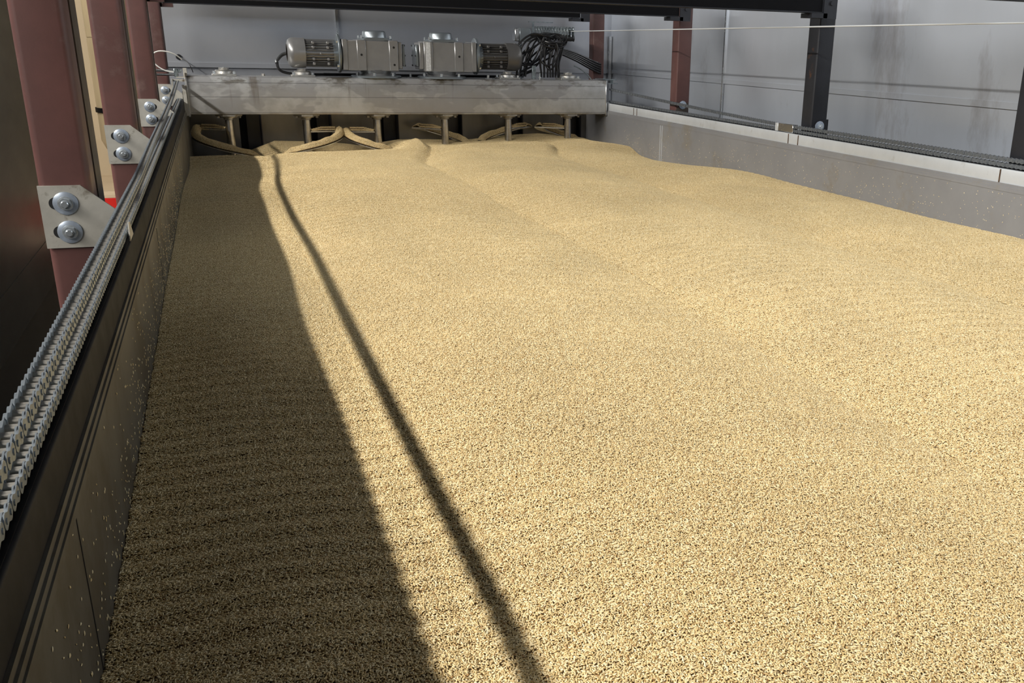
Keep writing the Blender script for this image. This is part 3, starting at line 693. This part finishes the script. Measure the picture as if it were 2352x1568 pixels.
def chain(xc, runs, label, p_, hh, rr, cm='chain', rm='roller'):
    LK, RO = link_meshes(p_, hh, rr, cm, rm)
    t = thing('roller_chain', (xc, 5.0, ZT), label, 'chain')
    og = ORG[t.name]; slots = []
    for f, y0, y1, xf in runs:
        y = y0
        while y < y1:
            dz = (f(y+.03)-f(y-.03))/.06; c = 1/math.sqrt(1+dz*dz); slots.append((y, f(y), math.atan(dz), xf(y))); y += 2*PITCH*c
    slots.sort(key=lambda s: s[0])
    for (y, z, a, xx) in slots[:50]:
        o = bpy.data.objects.new('chain_link', LK); C.objects.link(o); o.parent = t; o.location = (xx-xc, y-og.y, z-og.z); o.rotation_euler = (a, 0, 0)
        r = bpy.data.objects.new('chain_roller', RO); C.objects.link(r); r.parent = o
    for nm, me, mt in (('chain_link', LK, cm), ('chain_roller', RO, rm)):
        V = np.array([v.co[:] for v in me.vertices]); F = [tuple(p.vertices) for p in me.polygons]; mb = MB()
        for (y, z, a, xx) in slots[50:]:
            ca, sa = math.cos(a), math.sin(a)
            q = np.stack([V[:, 0]+xx, y+V[:, 1]*ca-V[:, 2]*sa, z+V[:, 1]*sa+V[:, 2]*ca], 1); mb.add(q.tolist(), F)
        o = part(nm, mb, mt, t); o['kind'] = 'stuff'
    return t
XC1, XC2 = -.279, 3.803
up_l = lambda y: -.433 if y < 6.4 else -.433 + .062*((y-6.4)/3.3)**1.6
ux_l = lambda y: float(np.interp(y, [0, 3.5, 4.8, 6.7, 9.7], [-.257, -.258, -.272, -.286, -.298]))
lx_l = lambda y: float(np.interp(y, [0, 3.5, 9.7], [-.283, -.283, -.296]))
up_r = lambda y: -.501 if y < 6.2 else -.501 + .092*((y-6.2)/3.5)**1.25
lo = lambda y: -.5295
chain(XC1, [(up_l, .6, 9.68, ux_l), (lambda y: -.5260, .6, 9.75, lx_l)], 'double run of steel roller chain on the left rail beside the shaded grain', .0254, .0112, .0052)
chain(XC2, [(up_r, 3.0, 9.72, lambda y: XC2), (lo, 3.0, 9.72, lambda y: XC2)], 'double run of grey roller chain on the right rail', .03175, .0125, .0075, 'chain_grey', 'hole')
# flat guide strips the lower run lies on
tag(part('chain_guide', MB().box(XC1-.036, XC1+.014, -.5, 9.7, ZTL, ZTL+.0015), 'black_paint'), 'black slide strip under the left roller chain', 'guide strip')
tag(part('chain_guide', MB().box(XC2-.02, XC2+.02, -.5, 9.7, ZT, ZT+.0025), 'black_paint'), 'black slide strip under the right roller chain', 'guide strip')
t = thing('chain_clamp', (XC2, 6.2, ZT), 'small pale block clamped over the right chain near the black column', 'clamp')
part('clamp_body', MB().box(XC2-.024, XC2+.02, 6.10, 6.30, ZT+.003, -.485, .003), 'bright', t); part('clamp_end', MB().box(XC2-.026, XC2-.0, 6.30, 6.34, ZT+.003, -.487, .002), 'rail', t)
t = thing('chain_tab', (-.275, 4.0, ZT), 'small pointed steel tab beside the left chain', 'bracket')
part('tab', MB().prism([(2.98, ZTL), (3.10, ZTL), (3.04, ZTL+.045), (3.0, ZTL+.05)], 0, -.263, -.260), 'plate', t)

# ------------------------------------------------------------------ wire rope, cable trolleys, cables
tag(part('wire_rope', MB().tube([(3.40, 10.9, .142), (3.43, 9.9, .144), (3.50, 3.73, .153), (3.52, 1.5, .157)], .0045, 8), 'wire'), 'pale wire rope stretched from the cable trolleys to the right edge', 'wire rope')
nT = 12
t0 = None
for k in range(nT):
    y = 9.92 + k*.088; x = 3.425 - .003*k
    if t0 is None:
        t0 = thing('cable_trolley', (x, y, .10), 'galvanised cable trolley at the front end of the row on the wire', 'trolley', 'cable trolleys on the wire')
        part('side_plate', MB().box(x-.035, x-.031, y-.032, y+.032, .075, .185, .001).box(x+.031, x+.035, y-.032, y+.032, .075, .185), 'galv', t0)
        part('wheel', MB().lathe((x-.028, y-.018, .162), (1, 0, 0), [(0, .018), (.006, .011), (.05, .011), (.056, .018)], 16).lathe((x-.028, y+.018, .162), (1, 0, 0), [(0, .018), (.006, .011), (.05, .011), (.056, .018)], 16), 'galv', t0)
        part('cable_saddle', MB().lathe((x-.04, y, .078), (1, 0, 0), [(0, .034), (.004, .03), (.076, .03), (.08, .034)], 18), 'rubber', t0)
        part('bolt', MB().hexa((x-.035, y-.015, .15), (-1, 0, 0), .007, .01).hexa((x-.035, y+.015, .11), (-1, 0, 0), .007, .01).hexa((x, y-.032, .10), (0, -1, 0), .008, .012), 'zinc_bright', t0)
    else:
        dup(t0, (x-3.425, y-9.92, .0015*k), 'galvanised cable trolley bunched in the row on the wire')
cz = tag
cl = []
r_ = random.Random(4)
def cable(name, pts, rad, label, group=None, mt='rubber', m_=10):
    return tag(part(name, MB().tube(spline(pts, m_), rad, 8), mt), label, 'cable', group)
LOOPS = [[(3.154, 9.930, 0.096), (3.039, 9.930, 0.109), (2.925, 9.930, 0.048), (2.860, 9.930, -0.048), (2.877, 9.930, -0.151), (2.946, 9.930, -0.192), (3.038, 9.930, -0.148), (3.107, 9.930, -0.022), (3.154, 9.930, 0.083)],
    [(3.220, 9.965, 0.089), (3.096, 9.965, 0.094), (2.972, 9.965, 0.037), (2.911, 9.965, -0.068), (2.933, 9.965, -0.163), (3.034, 9.965, -0.183), (3.141, 9.965, -0.063), (3.220, 9.965, 0.056)],
    [(3.157, 10.000, 0.087), (3.037, 10.000, 0.039), (2.981, 10.000, -0.059), (2.999, 10.000, -0.150), (3.073, 10.000, -0.200), (3.129, 10.000, -0.148), (3.185, 10.000, -0.029), (3.204, 10.000, 0.072)],
    [(3.281, 10.035, 0.086), (3.164, 10.035, 0.042), (3.057, 10.035, -0.045), (3.010, 10.035, -0.143), (3.037, 10.035, -0.180), (3.140, 10.035, -0.127), (3.243, 10.035, -0.028), (3.304, 10.035, 0.058)],
    [(3.152, 10.070, 0.104), (3.022, 10.070, 0.084), (2.929, 10.070, 0.015), (2.887, 10.070, -0.091), (2.909, 10.070, -0.162), (2.978, 10.070, -0.178), (3.034, 10.070, -0.088), (3.096, 10.070, 0.027), (3.161, 10.070, 0.088)],
    [(3.280, 10.105, 0.074), (3.200, 10.105, -0.013), (3.115, 10.105, -0.074), (3.059, 10.105, -0.130), (3.096, 10.105, -0.159), (3.209, 10.105, -0.098), (3.313, 10.105, -0.027), (3.375, 10.105, 0.046)]]
OVALS = [[(3.119, 9.880, 0.004), (3.096, 9.880, -0.084), (3.110, 9.880, -0.154), (3.165, 9.880, -0.187), (3.230, 9.880, -0.169), (3.272, 9.880, -0.101), (3.281, 9.880, -0.026), (3.267, 9.880, 0.024)],
    [(3.153, 9.900, -0.012), (3.144, 9.900, -0.096), (3.162, 9.900, -0.188), (3.200, 9.900, -0.229), (3.246, 9.900, -0.203), (3.279, 9.900, -0.135), (3.283, 9.900, -0.051), (3.264, 9.900, 0.007)]]
COILS = [[(3.366, 9.952, 0.027), (3.314, 9.919, 0.014), (3.254, 9.901, 0.010), (3.198, 9.904, 0.015), (3.155, 9.925, 0.028), (3.135, 9.961, 0.047), (3.141, 10.005, 0.068), (3.172, 10.048, 0.087), (3.223, 10.081, 0.100), (3.284, 10.099, 0.105), (3.342, 10.096, 0.100), (3.385, 10.075, 0.087), (3.406, 10.039, 0.067), (3.399, 9.995, 0.046), (3.366, 9.952, 0.027)],
    [(3.325, 9.932, -0.009), (3.262, 9.907, -0.017), (3.198, 9.900, -0.014), (3.145, 9.913, 0.000), (3.112, 9.944, 0.022), (3.107, 9.985, 0.047), (3.129, 10.030, 0.071), (3.176, 10.068, 0.089), (3.238, 10.093, 0.097), (3.303, 10.100, 0.094), (3.358, 10.087, 0.080), (3.391, 10.056, 0.058), (3.396, 10.015, 0.032), (3.372, 9.970, 0.008), (3.325, 9.932, -0.009)],
    [(3.391, 10.000, 0.077), (3.365, 9.957, 0.058), (3.321, 9.922, 0.042), (3.268, 9.903, 0.033), (3.216, 9.903, 0.032), (3.176, 9.922, 0.039), (3.155, 9.957, 0.053), (3.157, 10.000, 0.071), (3.183, 10.043, 0.090), (3.226, 10.078, 0.105), (3.279, 10.097, 0.115), (3.332, 10.097, 0.116), (3.373, 10.078, 0.109), (3.394, 10.043, 0.095), (3.391, 10.000, 0.077)],
    [(3.413, 10.048, 0.065), (3.416, 10.005, 0.045), (3.395, 9.961, 0.021), (3.353, 9.925, -0.001), (3.299, 9.904, -0.017), (3.245, 9.901, -0.024), (3.200, 9.919, -0.021), (3.173, 9.952, -0.008), (3.170, 9.995, 0.012), (3.191, 10.039, 0.035), (3.232, 10.075, 0.057), (3.285, 10.096, 0.073), (3.341, 10.099, 0.081), (3.386, 10.081, 0.078), (3.413, 10.048, 0.065)],
    [(3.237, 9.905, 0.008), (3.179, 9.901, 0.017), (3.134, 9.916, 0.036), (3.110, 9.948, 0.059), (3.112, 9.990, 0.084), (3.139, 10.035, 0.106), (3.187, 10.072, 0.119), (3.245, 10.095, 0.121), (3.303, 10.099, 0.113), (3.350, 10.084, 0.094), (3.374, 10.052, 0.070), (3.372, 10.010, 0.044), (3.344, 9.965, 0.023), (3.295, 9.928, 0.010), (3.237, 9.905, 0.008)],
    [(3.380, 9.952, 0.043), (3.340, 9.919, 0.032), (3.295, 9.901, 0.028), (3.255, 9.904, 0.031), (3.226, 9.925, 0.042), (3.216, 9.961, 0.057), (3.224, 10.005, 0.074), (3.251, 10.048, 0.090), (3.291, 10.081, 0.101), (3.336, 10.099, 0.106), (3.378, 10.096, 0.102), (3.407, 10.075, 0.091), (3.418, 10.039, 0.076), (3.408, 9.995, 0.058), (3.380, 9.952, 0.043)]]
TAILS = [[(3.163, 9.930, 0.042), (3.140, 9.930, -0.054), (3.112, 9.930, -0.168), (3.121, 9.930, -0.252), (3.120, 9.930, -0.307)],
    [(3.202, 9.950, 0.043), (3.178, 9.950, -0.054), (3.160, 9.950, -0.168), (3.160, 9.950, -0.252), (3.159, 9.950, -0.308)],
    [(3.250, 9.970, 0.044), (3.227, 9.970, -0.053), (3.213, 9.970, -0.167), (3.203, 9.970, -0.252), (3.203, 9.970, -0.308)],
    [(3.265, 9.930, 0.044), (3.242, 9.930, -0.052), (3.209, 9.930, -0.166), (3.219, 9.930, -0.251), (3.219, 9.930, -0.306)],
    [(3.304, 9.950, 0.045), (3.281, 9.950, -0.052), (3.253, 9.950, -0.166), (3.253, 9.950, -0.251), (3.253, 9.950, -0.306)],
    [(3.334, 9.970, 0.046), (3.311, 9.970, -0.051), (3.297, 9.970, -0.166), (3.288, 9.970, -0.251), (3.288, 9.970, -0.307)],
    [(3.349, 9.930, 0.046), (3.326, 9.930, -0.050), (3.289, 9.930, -0.165), (3.298, 9.930, -0.250), (3.299, 9.930, -0.305)],
    [(3.374, 9.950, 0.047), (3.351, 9.950, -0.050), (3.319, 9.950, -0.165), (3.319, 9.950, -0.250), (3.319, 9.950, -0.306)]]
LTAILS = [[(3.037, 9.970, -0.024), (2.958, 9.970, -0.088), (2.921, 9.970, -0.193), (2.892, 9.970, -0.311)],
    [(3.089, 9.990, 0.002), (3.001, 9.990, -0.075), (2.968, 9.990, -0.193), (2.939, 9.990, -0.312)],
    [(3.017, 10.010, -0.016), (2.929, 10.010, -0.102), (2.896, 10.010, -0.203), (2.880, 10.010, -0.313)],
    [(3.055, 9.970, -0.032), (3.018, 9.970, -0.108), (2.980, 9.970, -0.201), (2.961, 9.970, -0.302)]]
for p in LOOPS: cable('cable_loop', p, .0095, 'black cable loop drooping left from the bundle under the trolleys', 'drooping black cable loops', m_=8)
for k, p in enumerate(OVALS): cable('cable_loop', p, .0085, ('shorter', 'longer')[k] + ' black oval cable loop hanging at the front of the bundle', m_=8)
for p in COILS: cable('cable_coil', p, .0095, 'black cable coiled round the bundle below the trolleys', 'black cable coils', m_=4)
for p in TAILS: cable('cable_tail', p, .0105, 'black cable running down from the bundle to the beam top', 'cable tails')
for p in LTAILS: cable('cable_tail', p, .0115, 'black cable dropping to the beam beside the right motor', 'cable tails beside the motor')
for k in range(5):
    cable('cable_run', [(3.40, 10.1, -.03-.012*k), (3.58, 10.15, -.07-.018*k), (3.78, 10.25, -.135-.022*k), (3.98, 10.42, -.185-.024*k)], .0115, 'black cable slanting from the bundle to behind the corner column', 'cable run to the corner column')
cable('cable', [(.98, 10.0, -.307), (1.6, 10.02, -.308), (2.4, 10.02, -.306), (2.85, 10.0, -.30), (3.05, 9.98, -.24)], .014, 'black cable lying along the beam top behind the motors')
cable('fan_cable', [(2.9, 9.95, -.26), (3.1, 9.95, -.17), (3.28, 9.97, -.09)], .0095, 'black cable rising diagonally from the beam to the bundle')
t = thing('motor_hose', (.6, 9.87, -.32), 'braided hose curving from the left motor to the beam top', 'hose')
part('braided_section', MB().tube(spline([(.70, 9.98, -.115), (.62, 9.95, -.135), (.565, 9.90, -.185), (.560, 9.88, -.21)], 8), .016, 12), 'braid', t, label='braided steel sleeve')
part('bare_section', MB().tube(spline([(.560, 9.88, -.205), (.575, 9.88, -.262), (.64, 9.92, -.295), (.80, 9.98, -.308), (.98, 10.0, -.308)], 8), .0125, 10), 'rubber', t)
# junction box on its stand
t = thing('junction_box', (2.94, 10.12, -.02), 'small grey junction box on a stand above the right motor', 'junction box')
part('box_body', MB().box(2.93, 3.05, 10.05, 10.17, .035, .165, .006), 'motor_blue', t); part('box_lid', MB().box(2.885, 2.928, 10.05, 10.17, .038, .162, .006), 'bright', t)
part('cable_gland', MB().lathe((2.945, 10.11, .035), (0, 0, -1), [(0, .012), (.014, .012), (.016, .019), (.03, .019), (.032, .01), (.05, .01)], 12), 'zinc_bright', t)
part('stand', MB().box(2.955, 2.975, 10.12, 10.14, -.325, .035), 'galv', t)
# hanging frame above the trolleys
t = thing('trolley_frame', (3.15, 10.3, .20), 'thin galvanised frame hanging above the cable trolleys', 'bracket')
part('top_bar', MB().box(3.10, 3.36, 10.28, 10.31, .226, .234), 'galv', t); part('hanger', MB().box(3.14, 3.157, 10.285, 10.305, .12, .228), 'galv', t)
part('lower_bar', MB().box(3.09, 3.30, 10.28, 10.31, .112, .120), 'galv', t)
# small posts on the beam
t = thing('sensor_post', (3.00, 9.80, -.325), 'short bright steel post on the beam in front of the cables', 'post')
part('channel', MB().box(2.985, 3.022, 9.79, 9.82, -.322, -.19, .003), 'galv', t); part('foot', MB().box(2.95, 3.10, 9.77, 9.86, -.325, -.320), 'bearing', t)
part('stud', MB().cyl((3.062, 9.79, -.322), (3.062, 9.79, -.262), .006, 10).hexa((3.062, 9.79, -.312), (0, 0, 1), .013, .014), 'zinc_bright', t)
for x, y, lb in ((1.79, 9.93, 'small bolt clip between the two motors'), (2.53, 9.80, 'small bolt clip on the beam right of the motor base')):
    t = thing('bolt_clip', (x, y, -.325), lb, 'clip'); part('clip', MB().box(x-.035, x+.035, y-.02, y+.02, -.325, -.318), 'bearing', t); part('bolt', MB().hexa((x, y, -.318), (0, 0, 1), .012, .03), 'zinc_bright', t)
# right-hand flexible lead
cable('thin_lead', [(3.50, 10.0, -.19), (3.56, 9.95, -.225), (3.62, 9.9, -.28), (3.65, 9.88, -.32)], .005, 'thin grey lead curving onto the right end of the beam', mt='galv')

# ------------------------------------------------------------------ left end: rod, cord
t = thing('sensor_rod', (-.38, 9.75, -.30), 'horizontal bright steel rod with clamp at the left end of the beam', 'rod')
part('rod', MB().cyl((-.55, 9.74, -.283), (-.262, 9.74, -.283), .0125, 14).cyl((-.55, 9.74, -.318), (-.28, 9.74, -.318), .010, 12), 'bright', t)
part('clamp', MB().box(-.315, -.285, 9.71, 9.77, -.335, -.265, .004).box(-.285, -.255, 9.72, 9.76, -.30, -.272, .004), 'galv', t)
part('foot', MB().box(-.30, -.21, 9.70, 9.80, -.342, -.334).box(-.24, -.21, 9.70, 9.80, -.334, -.262), 'plate', t)
cable('white_cord', [(-.30, 9.73, -.30), (-.39, 9.72, -.28), (-.46, 9.72, -.225), (-.475, 9.72, -.165), (-.43, 9.72, -.128), (-.36, 9.72, -.125), (-.29, 9.74, -.148), (-.24, 9.78, -.19)], .0052, 'white cord looping above the rod at the left end of the beam', mt='white_cable')
t = thing('wall_knob', (-.295, 10.98, -.19), 'small black knob on the back wall at far left', 'knob'); part('knob', MB().lathe((-.295, 11.0, -.19), (0, -1, 0), [(0, .026), (.02, .026), (.03, .018), (.03, .008)], 20), 'rubber', t)
part('cord', MB().tube(spline([(-.29, 10.96, -.19), (-.22, 10.3, -.21), (-.18, 9.85, -.24), (-.16, 9.82, -.30)], 8), .0035, 8), 'rubber', t)
part('nut', MB().hexa((-.295, 10.972, -.19), (0, -1, 0), .013, .012), 'black_steel', t)

# ------------------------------------------------------------------ seen through the gap between the first two columns
t = thing('clad_pipe', (-1.30, 17.4, FLOOR), 'tall tan pipe seen between the two nearest red columns', 'pipe')
part('upper_pipe', MB().cyl((-1.30, 17.4, -1.06), (-1.30, 17.4, -.06), .42, 40).cyl((-1.30, 17.4, -.04), (-1.30, 17.4, 2.5), .42, 40).cyl((-1.30, 17.4, -.06), (-1.30, 17.4, -.04), .412, 40), 'wood', t)
part('joint_ring', MB().cyl((-1.30, 17.4, -1.13), (-1.30, 17.4, -1.06), .44, 40), 'black_paint', t)
part('lower_pipe', MB().lathe((-1.30, 17.4, -1.13), (0, 0, -1), [(0, .42), (.42, .42), (.56, .36), (.60, .30), (1.1, .28)], 40), 'wood', t, label='rounded lower end of the tan pipe')
t = thing('red_cabinet', (-1.3, 16.1, FLOOR), 'bright red box glimpsed behind the first gap between columns', 'box')
part('cabinet_body', MB().box(-1.78, -1.0, 15.9, 16.3, FLOOR, -2.24, .01), 'redbox', t); part('lid', MB().box(-1.78, -1.0, 15.9, 16.3, -2.24, -2.20), 'beige_floor', t)
